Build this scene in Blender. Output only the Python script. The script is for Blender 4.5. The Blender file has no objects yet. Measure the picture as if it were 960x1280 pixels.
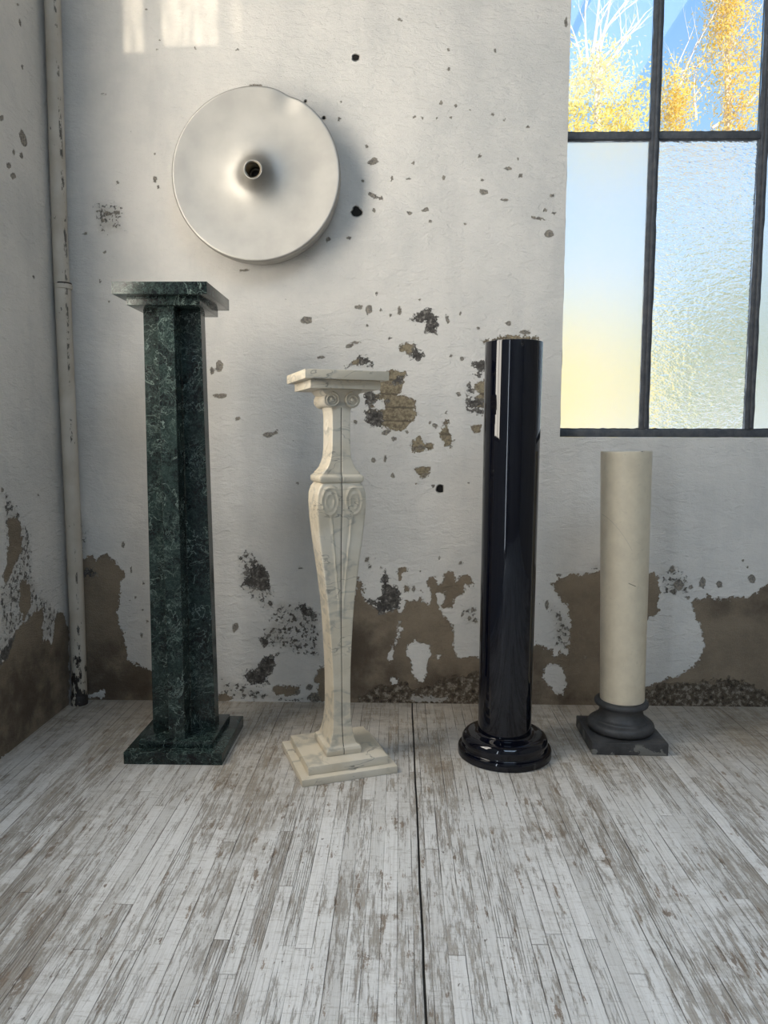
import bpy, bmesh, math, random
import numpy as np
from mathutils import Vector, Matrix
random.seed(7)
rng = np.random.default_rng(11)
S = bpy.context.scene
COL = S.collection

# ------------------------------------------------------------------ camera
F = 920.0; H = 0.85
PITCH = math.atan(90/F); YAW = math.atan(20/F); ROLL = 0.003
def cam_axes():
    cp, sp = math.cos(PITCH), math.sin(PITCH)
    fw = np.array([0, cp, -sp]); up = np.array([0, sp, cp]); rt = np.array([1., 0, 0])
    c, s = math.cos(ROLL), math.sin(ROLL)
    rt2 = rt*c + up*s; up2 = up*c - rt*s
    cz, sz = math.cos(YAW), math.sin(YAW)
    Z = np.array([[cz, -sz, 0], [sz, cz, 0], [0, 0, 1]])
    return Z@rt2, Z@up2, Z@fw
RT, UP, FW = cam_axes(); CAM = np.array([0, 0, H])
def ray(px, py): return RT*(px-480)/F - UP*(py-640)/F + FW
def at_y(px, py, y): d = ray(px, py); return CAM + d*(y/d[1])
def at_x(px, py, x): d = ray(px, py); return CAM + d*(x/d[0])
WALL_Y = 2.319; WALL_X = -1.062
cd = bpy.data.cameras.new('camera'); cam = bpy.data.objects.new('camera', cd); COL.objects.link(cam)
cd.sensor_fit = 'VERTICAL'; cd.sensor_height = 36; cd.sensor_width = 27; cd.lens = 36*F/1280
cd.clip_start = .02; cd.clip_end = 300
cam.matrix_world = Matrix([[RT[0], UP[0], -FW[0], 0], [RT[1], UP[1], -FW[1], 0], [RT[2], UP[2], -FW[2], H], [0, 0, 0, 1]])
S.camera = cam

# ------------------------------------------------------------------ node helper
class G:
    def __init__(s, name):
        s.mat = bpy.data.materials.new(name); s.mat.use_nodes = True
        s.nt = s.mat.node_tree; s.nt.nodes.clear()
        s.out = s.nt.nodes.new('ShaderNodeOutputMaterial')
    def put(s, sock, v):
        if isinstance(v, bpy.types.NodeSocket): s.nt.links.new(v, sock)
        elif v is not None:
            if isinstance(v, (tuple, list)) and sock.type == 'RGBA' and len(v) == 3: v = (*v, 1)
            sock.default_value = v
    def n(s, typ, ins=None, **props):
        nd = s.nt.nodes.new('ShaderNode'+typ)
        for k, v in props.items(): setattr(nd, k, v)
        for k, v in (ins or {}).items(): s.put(nd.inputs[k], v)
        return nd
    def m(s, op, a, b=None, c=None, clamp=False):
        nd = s.n('Math', operation=op, use_clamp=clamp)
        s.put(nd.inputs[0], a)
        if b is not None: s.put(nd.inputs[1], b)
        if c is not None: s.put(nd.inputs[2], c)
        return nd.outputs[0]
    def add(s, a, b): return s.m('ADD', a, b)
    def sub(s, a, b): return s.m('SUBTRACT', a, b)
    def mul(s, a, b): return s.m('MULTIPLY', a, b)
    def mx(s, a, b): return s.m('MAXIMUM', a, b)
    def mn(s, a, b): return s.m('MINIMUM', a, b)
    def step(s, x, lo, hi, smooth=True, a=0., b=1.):
        nd = s.n('MapRange', interpolation_type='SMOOTHSTEP' if smooth else 'LINEAR')
        for k, v in zip(range(5), (x, lo, hi, a, b)): s.put(nd.inputs[k], v)
        return nd.outputs[0]
    def mix(s, f, a, b, mode='MIX'):
        nd = s.n('Mix', data_type='RGBA', blend_type=mode)
        s.put(nd.inputs[0], f); s.put(nd.inputs[6], a); s.put(nd.inputs[7], b)
        return nd.outputs[2]
    def noise(s, vec, scale=5., detail=4., rough=.55, dist=0., color=False):
        nd = s.n('TexNoise', {'Vector': vec, 'Scale': scale, 'Detail': detail, 'Roughness': rough, 'Distortion': dist})
        return nd.outputs[1] if color else nd.outputs[0]
    def vor(s, vec, scale, feature='F1', out='Distance'):
        nd = s.n('TexVoronoi', {'Vector': vec, 'Scale': scale}, feature=feature); return nd.outputs[out]
    def vscale(s, vec, sc, off=(0, 0, 0)):
        nd = s.n('Mapping', {'Vector': vec, 'Scale': sc, 'Location': off}); return nd.outputs[0]
    def warp(s, vec, scale, amt, detail=3.):
        c = s.noise(vec, scale, detail, .55, color=True)
        v = s.n('VectorMath', {0: c, 1: (.5, .5, .5)}, operation='SUBTRACT').outputs[0]
        v = s.n('VectorMath', {0: v, 'Scale': amt}, operation='SCALE').outputs[0]
        return s.n('VectorMath', {0: vec, 1: v}, operation='ADD').outputs[0]
    def obj(s): return s.n('TexCoord').outputs['Object']
    def xyz(s, v):
        o = s.n('SeparateXYZ', {0: v}).outputs; return o[0], o[1], o[2]
    def vec(s, x, y, z): return s.n('CombineXYZ', {0: x, 1: y, 2: z}).outputs[0]
    def attr(s, name): return s.n('Attribute', attribute_name=name).outputs['Fac']
    def bump(s, h, dist, strength=1., normal=None):
        return s.n('Bump', {'Height': h, 'Distance': dist, 'Strength': strength, 'Normal': normal}).outputs[0]
    def principled(s, color, rough=.5, normal=None, **kw):
        nd = s.n('BsdfPrincipled', {'Base Color': color, 'Roughness': rough, 'Normal': normal})
        for k, v in kw.items(): s.put(nd.inputs[k.replace('_', ' ')], v)
        s.nt.links.new(nd.outputs[0], s.out.inputs[0]); return s.mat
    def ridge(s, vec, scale, width, detail=3., rough=.5, dist=0.):
        x = s.noise(vec, scale, detail, rough, dist)
        d = s.m('ABSOLUTE', s.sub(x, .5))
        return s.sub(1., s.step(d, 0., width))

# ------------------------------------------------------------------ mesh helpers
def tag(o, label=None, cat=None, group=None, kind=None):
    if label: o['label'] = label
    if cat: o['category'] = cat
    if group: o['group'] = group
    if kind: o['kind'] = kind
    return o
def empty(name, loc, rz=0, **kw):
    o = bpy.data.objects.new(name, None); COL.objects.link(o); o.empty_display_size = .05
    o.location = loc; o.rotation_euler = (0, 0, rz); return tag(o, **kw)
def link(name, me, mat, parent=None, smooth=None):
    if mat is not None: me.materials.append(mat)
    if smooth is not None:
        me.polygons.foreach_set('use_smooth', [True]*len(me.polygons))
        me.set_sharp_from_angle(angle=math.radians(smooth))
    o = bpy.data.objects.new(name, me); COL.objects.link(o)
    if parent: o.parent = parent
    return o
class MB:
    def __init__(s): s.v = []; s.f = []
    def quadstrip(s, a, b):   # rings a,b index lists closed
        n = len(a)
        for i in range(n): s.f.append((a[i], a[(i+1) % n], b[(i+1) % n], b[i]))
    def ring(s, pts):
        i0 = len(s.v); s.v.extend([tuple(p) for p in pts]); return list(range(i0, i0+len(pts)))
    def tube(s, pts, radii, n=8, cap=True):
        prev = None; pts = [Vector(p) for p in pts]; first = None
        u = None
        for i, p in enumerate(pts):
            t = (pts[min(i+1, len(pts)-1)] - pts[max(i-1, 0)]).normalized()
            if u is None:
                u = t.orthogonal().normalized()
            u = (u - t*u.dot(t)).normalized(); w = t.cross(u)
            r = radii[i] if isinstance(radii, (list, tuple)) else radii
            rg = s.ring([p + (u*math.cos(a) + w*math.sin(a))*r for a in [2*math.pi*k/n for k in range(n)]])
            if prev: s.quadstrip(prev, rg)
            else: first = rg
            prev = rg
        if cap: s.f.append(tuple(reversed(first))); s.f.append(tuple(prev))
    def lathe(s, prof, n=64, cap0=True, cap1=True, axis='z', rfun=None):
        prev = None
        for (r, h) in prof:
            pts = []
            for k in range(n):
                a = 2*math.pi*k/n
                rr, hh = (r, h) if rfun is None else rfun(r, h, a)
                pts.append((rr*math.cos(a), rr*math.sin(a), hh) if axis == 'z' else (rr*math.cos(a), -hh, rr*math.sin(a)))
            rg = s.ring(pts)
            if prev: s.quadstrip(prev, rg)
            elif cap0: s.f.append(tuple(reversed(rg)))
            prev = rg
        if cap1: s.f.append(tuple(prev))
    def box(s, x0, x1, y0, y1, z0, z1):
        i = len(s.v)
        s.v += [(x0, y0, z0), (x1, y0, z0), (x1, y1, z0), (x0, y1, z0), (x0, y0, z1), (x1, y0, z1), (x1, y1, z1), (x0, y1, z1)]
        s.f += [tuple(i+k for k in q) for q in ((3, 2, 1, 0), (4, 5, 6, 7), (0, 1, 5, 4), (1, 2, 6, 5), (2, 3, 7, 6), (3, 0, 4, 7))]
    def mesh(s, name):
        me = bpy.data.meshes.new(name); me.from_pydata(s.v, [], s.f)
        bm = bmesh.new(); bm.from_mesh(me); bmesh.ops.recalc_face_normals(bm, faces=bm.faces); bm.to_mesh(me); bm.free()
        return me
    def build(s, name, mat, parent=None, smooth=None): return link(name, s.mesh(name), mat, parent, smooth)
def slab(name, mat, parent, x0, x1, y0, y1, z0, z1, bev=.002, seg=2):
    b = MB(); b.box(x0, x1, y0, y1, z0, z1); me = b.mesh(name)
    bm = bmesh.new(); bm.from_mesh(me)
    bmesh.ops.bevel(bm, geom=bm.edges[:], offset=bev, segments=seg, affect='EDGES', profile=.6); bm.to_mesh(me); bm.free()
    return link(name, me, mat, parent, 35)

# ------------------------------------------------------------------ materials
def mat_plaster():
    g = G('peeling_plaster'); P = g.obj()
    n1 = g.noise(P, 30, 7, .68); n2 = g.noise(P, 150, 5, .72); n3 = g.noise(P, 60, 8, .78)
    edge = g.add(g.add(g.mul(g.sub(n1, .5), .044), g.mul(g.sub(n3, .5), .022)), g.mul(g.sub(n2, .5), .020))
    sand = g.add(g.attr('sand'), edge)
    dark = g.add(g.attr('dark'), g.add(g.mul(edge, 1.1), g.mul(g.sub(n3, .5), .03)))
    chip = g.add(g.attr('chip'), g.mul(g.sub(n2, .5), .017))
    Ms = g.step(sand, -.0005, .0007); Md = g.step(dark, -.0005, .0007); Mc = g.step(chip, -.0005, .0006)
    sa = g.step(g.add(g.attr('scuff'), g.mul(g.sub(n1, .5), .08)), -.012, .022)
    st = g.sub(.72, g.mul(sa, .185))
    Mf = g.step(n3, st, g.add(st, .018))
    rub = g.step(g.add(g.attr('rubble'), g.mul(edge, 1.6)), -.004, .004)
    # scattered flecks where an old coat has gone
    fl = g.noise(P, 62, 2, .5); fz = g.noise(P, 2.3, 3, .6)
    _, _, z = g.xyz(P)
    low = g.step(z, 1.35, .1, False)
    thr = g.sub(.845, g.add(g.mul(low, .05), g.mul(g.step(fz, .42, .7), .075)))
    Mk = g.step(fl, thr, g.add(thr, .012))
    # colours
    p1 = g.noise(P, 3.2, 6, .65); p2 = g.noise(g.vscale(P, (9, 9, 2.2)), 1., 5, .65)
    paint = g.mix(g.step(p1, .35, .65), (.74, .705, .655), (.63, .61, .575))
    paint = g.mix(g.mul(sa, .6), paint, g.mix(g.step(n1, .42, .58), (.40, .37, .325), (.60, .585, .555)))
    paint = g.mix(g.mul(g.step(p2, .46, .72), .45), paint, (.56, .545, .52))
    paint = g.mix(g.mul(g.step(g.noise(P, 420, 2, .6), .62, .75), .12), paint, (.35, .33, .30))
    s1 = g.noise(P, 9, 6, .65); s2 = g.noise(P, 60, 4, .7)
    sandc = g.mix(g.step(s1, .3, .7), (.300, .238, .170), (.212, .167, .120))
    sandc = g.mix(g.mul(g.step(s2, .45, .75), .35), sandc, (.31, .265, .20))
    sandc = g.mix(g.mul(g.mul(g.step(g.attr('damp'), -.04, .05), g.step(s1, .25, .65)), .8), sandc, (.085, .062, .045))
    brick = g.step(g.m('ABSOLUTE', g.sub(g.m('FRACT', g.add(g.mul(z, 24.), g.mul(n1, .35))), .5)), .40, .47)
    ochre = g.mix(g.step(g.noise(P, 95, 5, .7), .35, .7), (.36, .30, .20), (.15, .12, .085))
    ochre = g.mix(g.mul(brick, .7), ochre, (.10, .08, .06))
    sandc = g.mix(g.step(g.attr('ochre'), -.002, .002), sandc, ochre)
    darkc = g.mix(g.step(s2, .35, .65), (.050, .045, .042), (.15, .137, .122))
    darkc = g.mix(g.mul(g.step(n3, .56, .60), .7), darkc, (.36, .335, .30))
    rn = g.noise(P, 62, 7, .78)
    rubc = g.mix(g.step(rn, .36, .50), (.045, .036, .028), (.15, .118, .085))
    rubc = g.mix(g.step(rn, .52, .58), rubc, (.40, .345, .28))
    halo = g.mul(g.step(g.mx(sand, dark), -.0045, -.001), .5)
    col = g.mix(halo, paint, (.80, .775, .73))
    col = g.mix(g.mul(Mf, .9), col, g.mix(g.step(n2, .4, .62), (.06, .052, .045), (.18, .155, .125)))
    col = g.mix(g.mul(Mk, .75), col, (.17, .15, .125))
    col = g.mix(Ms, col, sandc); col = g.mix(g.mul(rub, g.mx(Ms, .35)), col, rubc)
    col = g.mix(Md, col, darkc)
    col = g.mix(g.mul(Mc, .85), col, g.mix(g.step(n2, .4, .6), (.085, .074, .064), (.30, .26, .205)))
    col = g.mix(g.step(g.attr('hole'), -.0007, .0007), col, (.008, .007, .006))  # shade inside the plug holes, painted near black
    off = g.mx(g.mx(Ms, Md), g.mx(Mc, Mf))
    trowel = g.noise(g.warp(g.vscale(P, (20, 20, 42)), 1.2, 1.8), 1., 6, .62)
    h = g.add(g.mul(g.sub(1., off), 1.0), g.add(g.mul(trowel, .75), g.mul(g.noise(P, 260, 4, .6), g.add(.16, g.mul(off, .35)))))
    h = g.add(h, g.mul(g.mul(rub, rn), 1.5))
    h = g.sub(h, g.mul(g.step(g.attr('hole'), -.003, .002), 3.))
    return g.principled(col, g.add(.62, g.mul(off, .25)), g.bump(h, .0085, 1.), Specular_IOR_Level=.3)

def mat_plain_plaster():
    g = G('low_bounce_plaster'); P = g.obj()
    c = g.mix(g.step(g.noise(P, 2.5, 5), .3, .7), (.36, .35, .33), (.28, .27, .255))  # grey set low so the unseen walls bounce less fill light
    return g.principled(c, .75, g.bump(g.noise(P, 30, 4), .003))

def mat_floor():
    g = G('worn_painted_floorboards'); P = g.obj(); x, y, _ = g.xyz(P)
    w = .0285
    sx = g.m('DIVIDE', g.add(x, .0012), w); idn = g.m('FLOOR', sx); fx = g.m('FRACT', sx)
    r1 = g.n('TexWhiteNoise', {'W': idn}, noise_dimensions='1D').outputs[0]
    ys = g.add(g.m('DIVIDE', y, .95), g.mul(r1, 7.3)); seg = g.m('FLOOR', ys); fy = g.m('FRACT', ys)
    wn = g.n('TexWhiteNoise', {'Vector': g.vec(idn, seg, 0.)}, noise_dimensions='2D')
    r2 = wn.outputs[0]; rc = wn.outputs[1]; r3, r4, r5 = g.xyz(rc)
    dx = g.mul(g.mn(fx, g.sub(1., fx)), w); dy = g.mul(g.mn(fy, g.sub(1., fy)), .95)
    off = g.vec(g.mul(r2, 3.), g.mul(r3, 9.), r4)
    Pp = g.n('VectorMath', {0: P, 1: off}, operation='ADD').outputs[0]
    grain = g.noise(g.vscale(Pp, (420, 7, 1)), 1., 4, .65)
    lines = g.noise(g.vscale(Pp, (190, 2.2, 1)), 1., 3, .6, .4)
    wearf = g.noise(g.vscale(Pp, (38, 5, 1)), 1., 7, .72)
    wide = g.noise(g.vscale(P, (3.5, 1.5, 1)), 1., 4, .6)
    cross = g.noise(g.vscale(P, (16, 34, 1)), 1., 6, .72)
    gapn = g.noise(g.vscale(P, (35, 3, 1)), 1., 3, .6)
    gw = g.add(.0001, g.mul(g.step(gapn, .42, .72), g.mul(r1, .0015)))
    gap = g.sub(1., g.step(dx, g.mul(gw, .5), g.add(gw, .0006)))
    gap = g.mul(gap, g.add(.15, g.mul(g.step(gapn, .35, .6), .75)))
    egap = g.mul(g.sub(1., g.step(dy, .0004, .0014)), g.mul(r4, .8))
    crx = g.m('ABSOLUTE', g.sub(g.add(x, g.mul(g.sub(g.noise(g.vscale(P, (0, 3.5, 0)), 1., 4), .5), .006)), .0425))
    crack = g.sub(1., g.step(crx, .0014, .0026))
    lx = g.m('FRACT', g.add(g.m('DIVIDE', x, .0048), g.mul(g.noise(g.vscale(P, (30, 1.3, 1)), 1., 3, .5), 1.6)))
    ln = g.sub(1., g.step(g.m('ABSOLUTE', g.sub(lx, .5)), .03, .17))
    brk = g.noise(g.vscale(Pp, (150, 8, 1)), 1., 6, .74)
    gz = g.step(g.add(g.noise(g.vscale(P, (11, 1.2, 1)), 1., 4, .6), g.mul(g.sub(r2, .5), .22)), .42, .60)
    smooth_board = g.step(r3, .80, .82)
    gl = g.mul(ln, g.mul(g.step(brk, g.sub(.60, g.mul(gz, .17)), g.sub(.70, g.mul(gz, .17))), g.sub(1., g.mul(smooth_board, .9))))
    fine = g.noise(g.vscale(Pp, (95, 11, 1)), 1., 9, .80)
    score = g.add(g.mul(fine, .80), g.add(g.mul(wide, .30), g.mul(r2, .07)))
    score = g.sub(score, g.mul(smooth_board, .07))
    worn = g.mul(g.step(score, .57, .645), .78)
    bscore = g.add(g.mul(g.noise(g.vscale(P, (48, 10, 1)), 1., 8, .74), .80), g.add(g.mul(cross, .15), g.mul(wide, .24)))
    bare = g.step(bscore, .668, .690)
    paint = g.mix(r5, (.76, .76, .75), (.62, .615, .60))
    paint = g.mix(g.mul(smooth_board, .7), paint, (.78, .775, .765))
    paint = g.mix(g.mul(g.step(grain, .44, .70), .40), paint, (.38, .355, .33))
    wood = g.mix(g.step(grain, .3, .7), (.36, .325, .28), (.21, .18, .15))
    woodb = g.mix(g.step(lines, .35, .65), (.27, .20, .145), (.15, .105, .075))
    c = g.mix(worn, paint, wood)
    c = g.mix(g.mul(gl, .85), c, (.12, .10, .08))
    c = g.mix(g.mul(bare, .85), c, woodb)
    Rr = g.n('Mapping', {'Vector': P, 'Rotation': (0, 0, .6), 'Scale': (30, 160, 1)}).outputs[0]
    hatch = g.noise(g.warp(Rr, .5, 1.5), 1., 7, .78)
    c = g.mix(g.mul(g.step(hatch, .53, .62), .36), c, (.26, .23, .195))
    R2 = g.n('Mapping', {'Vector': P, 'Rotation': (0, 0, -.8), 'Scale': (14, 210, 1)}).outputs[0]
    scr = g.step(g.noise(R2, 1., 3, .5), .70, .73)
    c = g.mix(g.mul(scr, .5), c, (.80, .79, .77))
    dirt = g.mul(g.step(g.add(cross, g.mul(g.sub(wide, .5), .9)), .47, .70), .35)
    c = g.mix(dirt, c, (.30, .265, .22))
    back_brown = g.mul(g.step(g.add(y, g.mul(g.sub(wide, .5), .9)), 1.40, 2.25), .74)   # browner tone, stronger towards the back wall
    c = g.mix(back_brown, c, g.mix(g.step(cross, .3, .7), (.40, .335, .25), (.23, .185, .135)))
    sp = g.step(g.noise(g.vscale(P, (70, 45, 1)), 1., 3, .6), .70, .725)
    c = g.mix(g.mul(sp, .75), c, (.085, .065, .05))
    c = g.mix(gap, c, (.06, .048, .04)); c = g.mix(egap, c, (.08, .065, .055)); c = g.mix(crack, c, (.004, .004, .004))
    h = g.sub(g.add(g.mul(grain, .25), g.mul(g.sub(1., worn), .5)), g.mul(gl, .7))
    h = g.sub(h, g.add(g.mul(gap, 1.2), g.add(g.mul(egap, 1.), g.mul(crack, 4.))))
    return g.principled(c, g.add(.42, g.mul(worn, .25)), g.bump(h, .0012, .8), Specular_IOR_Level=.45)

def mat_green():
    g = G('dark_green_marble'); P = g.obj()
    W = g.warp(P, 7, .10, 4); W2 = g.warp(P, 22, .03, 3)
    n = g.noise(W, 14, 6, .68)
    c = g.mix(g.step(n, .38, .66), (.0030, .0050, .0062), (.016, .029, .026))
    c = g.mix(g.mul(g.step(g.noise(W2, 70, 6, .75), .47, .70), .6), c, (.038, .060, .053))
    v1 = g.ridge(W, 10, .011, 5, .62, .5); v2 = g.ridge(W2, 34, .018, 5, .68, .9); v3 = g.ridge(g.warp(P, 30, .02), 75, .035, 4, .7)
    pat = g.step(g.noise(P, 11, 3), .40, .65)
    c = g.mix(g.mul(v3, .40), c, (.070, .105, .092))
    c = g.mix(g.mul(g.mul(v2, pat), .85), c, (.15, .205, .18))
    c = g.mix(g.mul(g.mul(v1, g.sub(1.1, pat)), .65), c, (.21, .27, .24))
    c = g.mix(g.step(g.noise(W, 19, 5, .65), .64, .70), c, (.002, .003, .006))
    return g.principled(c, .20, g.bump(g.noise(P, 120, 3), .0002), Specular_IOR_Level=.35)

def mat_cream_marble():
    g = G('veined_cream_marble'); P = g.obj()
    T = g.n('Mapping', {'Vector': P, 'Rotation': (.55, .45, .2), 'Scale': (1, 1, 2.4)}).outputs[0]
    W = g.warp(T, 5, .12, 4); n = g.noise(W, 7, 5, .6)
    c = g.mix(g.step(n, .3, .7), (.65, .575, .45), (.555, .485, .37))
    c = g.mix(g.mul(g.step(g.noise(P, 4, 3), .45, .7), .5), c, (.73, .69, .615))
    v1 = g.ridge(W, 3.6, .030, 4, .5, .2); v2 = g.ridge(g.warp(T, 9, .07), 9, .014, 3, .55, .3)
    br = g.step(g.noise(P, 7, 4), .44, .62)
    c = g.mix(g.mul(g.mul(v1, g.step(g.noise(P, 26, 4, .6), .3, .6)), .60), c, (.27, .265, .235))
    c = g.mix(g.mul(g.mul(v2, br), .7), c, (.13, .125, .11))
    c = g.mix(g.mul(g.step(g.noise(W, 10, 6, .65), .64, .76), .6), c, (.16, .17, .15))
    return g.principled(c, .38, g.bump(g.noise(P, 90, 4), .0005), Subsurface_Weight=.0)

def mat_black():
    g = G('polished_black_marble'); P = g.obj(); x, y, z = g.xyz(P)
    v = g.ridge(g.warp(g.vscale(P, (1, 1, .25)), 7, .12), 6.5, .007, 3)
    k = g.mul(v, g.step(g.noise(P, 5, 2), .56, .66))
    c = g.mix(g.mul(k, .5), (.0018, .0022, .0060), (.07, .065, .055))
    wob = g.noise(g.vscale(P, (30, 30, 2)), 1., 2)
    return g.principled(c, .035, g.bump(wob, .0006, .4), Specular_IOR_Level=.5)

def mat_beige():
    g = G('beige_limestone'); P = g.obj()
    c = g.mix(g.step(g.noise(P, 16, 5, .65), .3, .7), (.70, .605, .45), (.61, .52, .385))
    c = g.mix(g.mul(g.step(g.noise(P, 75, 4, .7), .55, .75), .35), c, (.42, .35, .26))
    x, y, z = g.xyz(P)
    # one long hairline crack and a short scratch
    a = g.m('ABSOLUTE', g.sub(z, g.add(.435, g.add(g.mul(x, -1.9), g.mul(g.m('MULTIPLY', x, x), -8.)))))
    m1 = g.mul(g.sub(1., g.step(a, .0, .0016)), g.mul(g.step(x, .004, .0), g.step(y, 0., -.01)))
    b = g.m('ABSOLUTE', g.sub(z, g.add(.34, g.mul(x, -.45))))
    m2 = g.mul(g.sub(1., g.step(b, .0006, .0018)), g.mul(g.mul(g.step(x, -.008, -.004), g.step(x, .016, .012)), g.step(y, 0., -.01)))
    c = g.mix(g.mul(m1, .55), c, (.25, .21, .15)); c = g.mix(g.mul(m2, .85), c, (.10, .085, .06))
    ch = g.mul(g.step(z, .686, .694), g.step(g.noise(P, 55, 3), .60, .64))
    c = g.mix(ch, c, (.12, .10, .08))
    return g.principled(c, .36, g.bump(g.noise(P, 60, 5), .0006))

def mat_slate():
    g = G('grey_slate'); P = g.obj(); x, y, z = g.xyz(P)
    c = g.mix(g.step(g.noise(P, 20, 5, .65), .3, .7), (.030, .030, .031), (.062, .061, .062))
    c = g.mix(g.mul(g.step(g.noise(P, 130, 4, .7), .62, .75), .4), c, (.12, .115, .11))
    worn = g.step(g.add(g.noise(P, 26, 4, .6), g.step(z, .045, .0, False, 0., .17)), .66, .70)
    worn = g.mul(worn, g.step(z, .034, .026))
    c = g.mix(g.mul(worn, .75), c, (.20, .195, .175))
    return g.principled(c, .55, g.bump(g.noise(P, 80, 5), .0012))

def mat_alu():
    g = G('spun_aluminium'); P = g.obj(); x, y, z = g.xyz(P)
    r = g.m('SQRT', g.add(g.mul(x, x), g.mul(z, z)))
    rings = g.noise(g.vec(g.mul(r, 900.), 0., 0.), 1., 3)
    c = g.mix(g.step(g.noise(P, 9, 4), .3, .7), (.47, .452, .42), (.40, .385, .36))
    return g.principled(c, g.add(.52, g.mul(rings, .06)), g.bump(rings, .00008, .4), Metallic=1.)

def mat_simple(name, c1, c2, scale, rough, metallic=0., bump=.0008):
    g = G(name); P = g.obj(); n = g.noise(P, scale, 5, .65)
    return g.principled(g.mix(g.step(n, .35, .65), c1, c2), rough, g.bump(n, bump), Metallic=metallic)

def mat_pipe():
    g = G('flaking_pipe_paint'); P = g.obj(); x, y, z = g.xyz(P)
    n = g.noise(g.vscale(P, (60, 60, 22)), 1., 5, .7)
    low = g.step(z, .33, .02, False)
    thr = g.sub(.675, g.mul(low, .225))
    m = g.step(n, thr, g.add(thr, .02))
    seam = g.mul(g.step(g.m('ABSOLUTE', g.sub(x, .015)), .004, .001), g.mul(g.step(y, 0., -.004), g.step(g.noise(g.vscale(P, (30, 30, 14)), 1., 7, .75), .52, .56)))
    c = g.mix(g.step(g.noise(P, 8, 4), .3, .7), (.56, .51, .44), (.44, .385, .31))
    c = g.mix(g.mul(low, .35), c, (.42, .36, .26))
    c = g.mix(g.mx(m, g.mul(seam, .85)), c, (.025, .02, .018))
    return g.principled(c, .55, g.bump(g.sub(n, m), .0012))

def mat_frost(name, ripple):
    g = G(name); P = g.obj()
    if ripple:
        W = g.warp(P, 7, .022); a = g.noise(g.vscale(W, (38, 38, 75)), 1., 2, .5)
        nrm = g.bump(a, .0060, 1.); rough = .17
    else:
        nrm = g.bump(g.noise(P, 420, 2), .0006, .7); rough = .27
    return g.principled((.985, .99, 1.), rough, nrm, Transmission_Weight=1., IOR=1.45)

def mat_clear(name='clear_glass', tint=(.96, .97, .98), streak=False):
    g = G(name); P = g.obj()
    col = tint
    if streak:
        col = g.mix(g.step(g.noise(g.vscale(P, (60, 60, 9)), 1., 3), .35, .65), tint, tuple(v*1.7 for v in tint))
    t = g.n('BsdfTransparent', {'Color': col}); gl = g.n('BsdfGlossy', {'Roughness': .02})
    fr = g.n('Fresnel', {'IOR': 1.35}).outputs[0]
    mx = g.n('MixShader', {0: fr, 1: t.outputs[0], 2: gl.outputs[0]})
    g.nt.links.new(mx.outputs[0], g.out.inputs[0]); return g.mat

def mat_leaf(name, c1, c2):
    g = G(name); P = g.obj(); c = g.mix(g.step(g.noise(P, 6, 4), .35, .65), c1, c2)
    d = g.n('BsdfDiffuse', {'Color': c}); t = g.n('BsdfTranslucent', {'Color': c})
    mx = g.n('MixShader', {0: .4, 1: d.outputs[0], 2: t.outputs[0]})
    g.nt.links.new(mx.outputs[0], g.out.inputs[0]); return g.mat

M = dict(plaster=mat_plaster(), plain=mat_plain_plaster(), floor=mat_floor(), green=mat_green(), cream=mat_cream_marble(),
         black=mat_black(), beige=mat_beige(), slate=mat_slate(), alu=mat_alu(), pipe=mat_pipe(),
         iron=mat_simple('dark_painted_steel', (.050, .055, .065), (.085, .088, .095), 40, .5),
         dark=mat_simple('dark_bakelite', (.02, .018, .015), (.04, .035, .03), 60, .4),
         brass=mat_simple('tarnished_socket_metal', (.25, .22, .17), (.15, .13, .10), 60, .4, 1.),
         rust=mat_simple('rusty_iron', (.05, .035, .028), (.025, .02, .018), 80, .8),
         seam=mat_simple('dark_joint_mortar', (.10, .09, .075), (.06, .055, .045), 60, .9),
         frost=mat_frost('satin_glass', False), ripple=mat_frost('rippled_glass', True), clear=mat_clear(),
         dimpane=mat_clear('dark_reeded_glass', (.24, .23, .21), True), sunpane=mat_clear('reeded_glass', (.40, .385, .36), True),  # dimpane is tinted darker only to weaken the third sun strip
         leaf_gold=mat_leaf('golden_leaves', (.98, .80, .28), (.96, .68, .17)),
         leaf_pale=mat_leaf('yellow_leaves', (.99, .86, .34), (.96, .75, .22)),
         leaf_green=mat_leaf('green_leaves', (.48, .54, .27), (.36, .44, .22)),
         leaf_lemon=mat_leaf('lemon_yellow_leaves', (.99, .94, .55), (.99, .86, .40)),
         bark=mat_simple('white_birch_bark', (.85, .80, .76), (.62, .55, .50), 12, .8))

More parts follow.
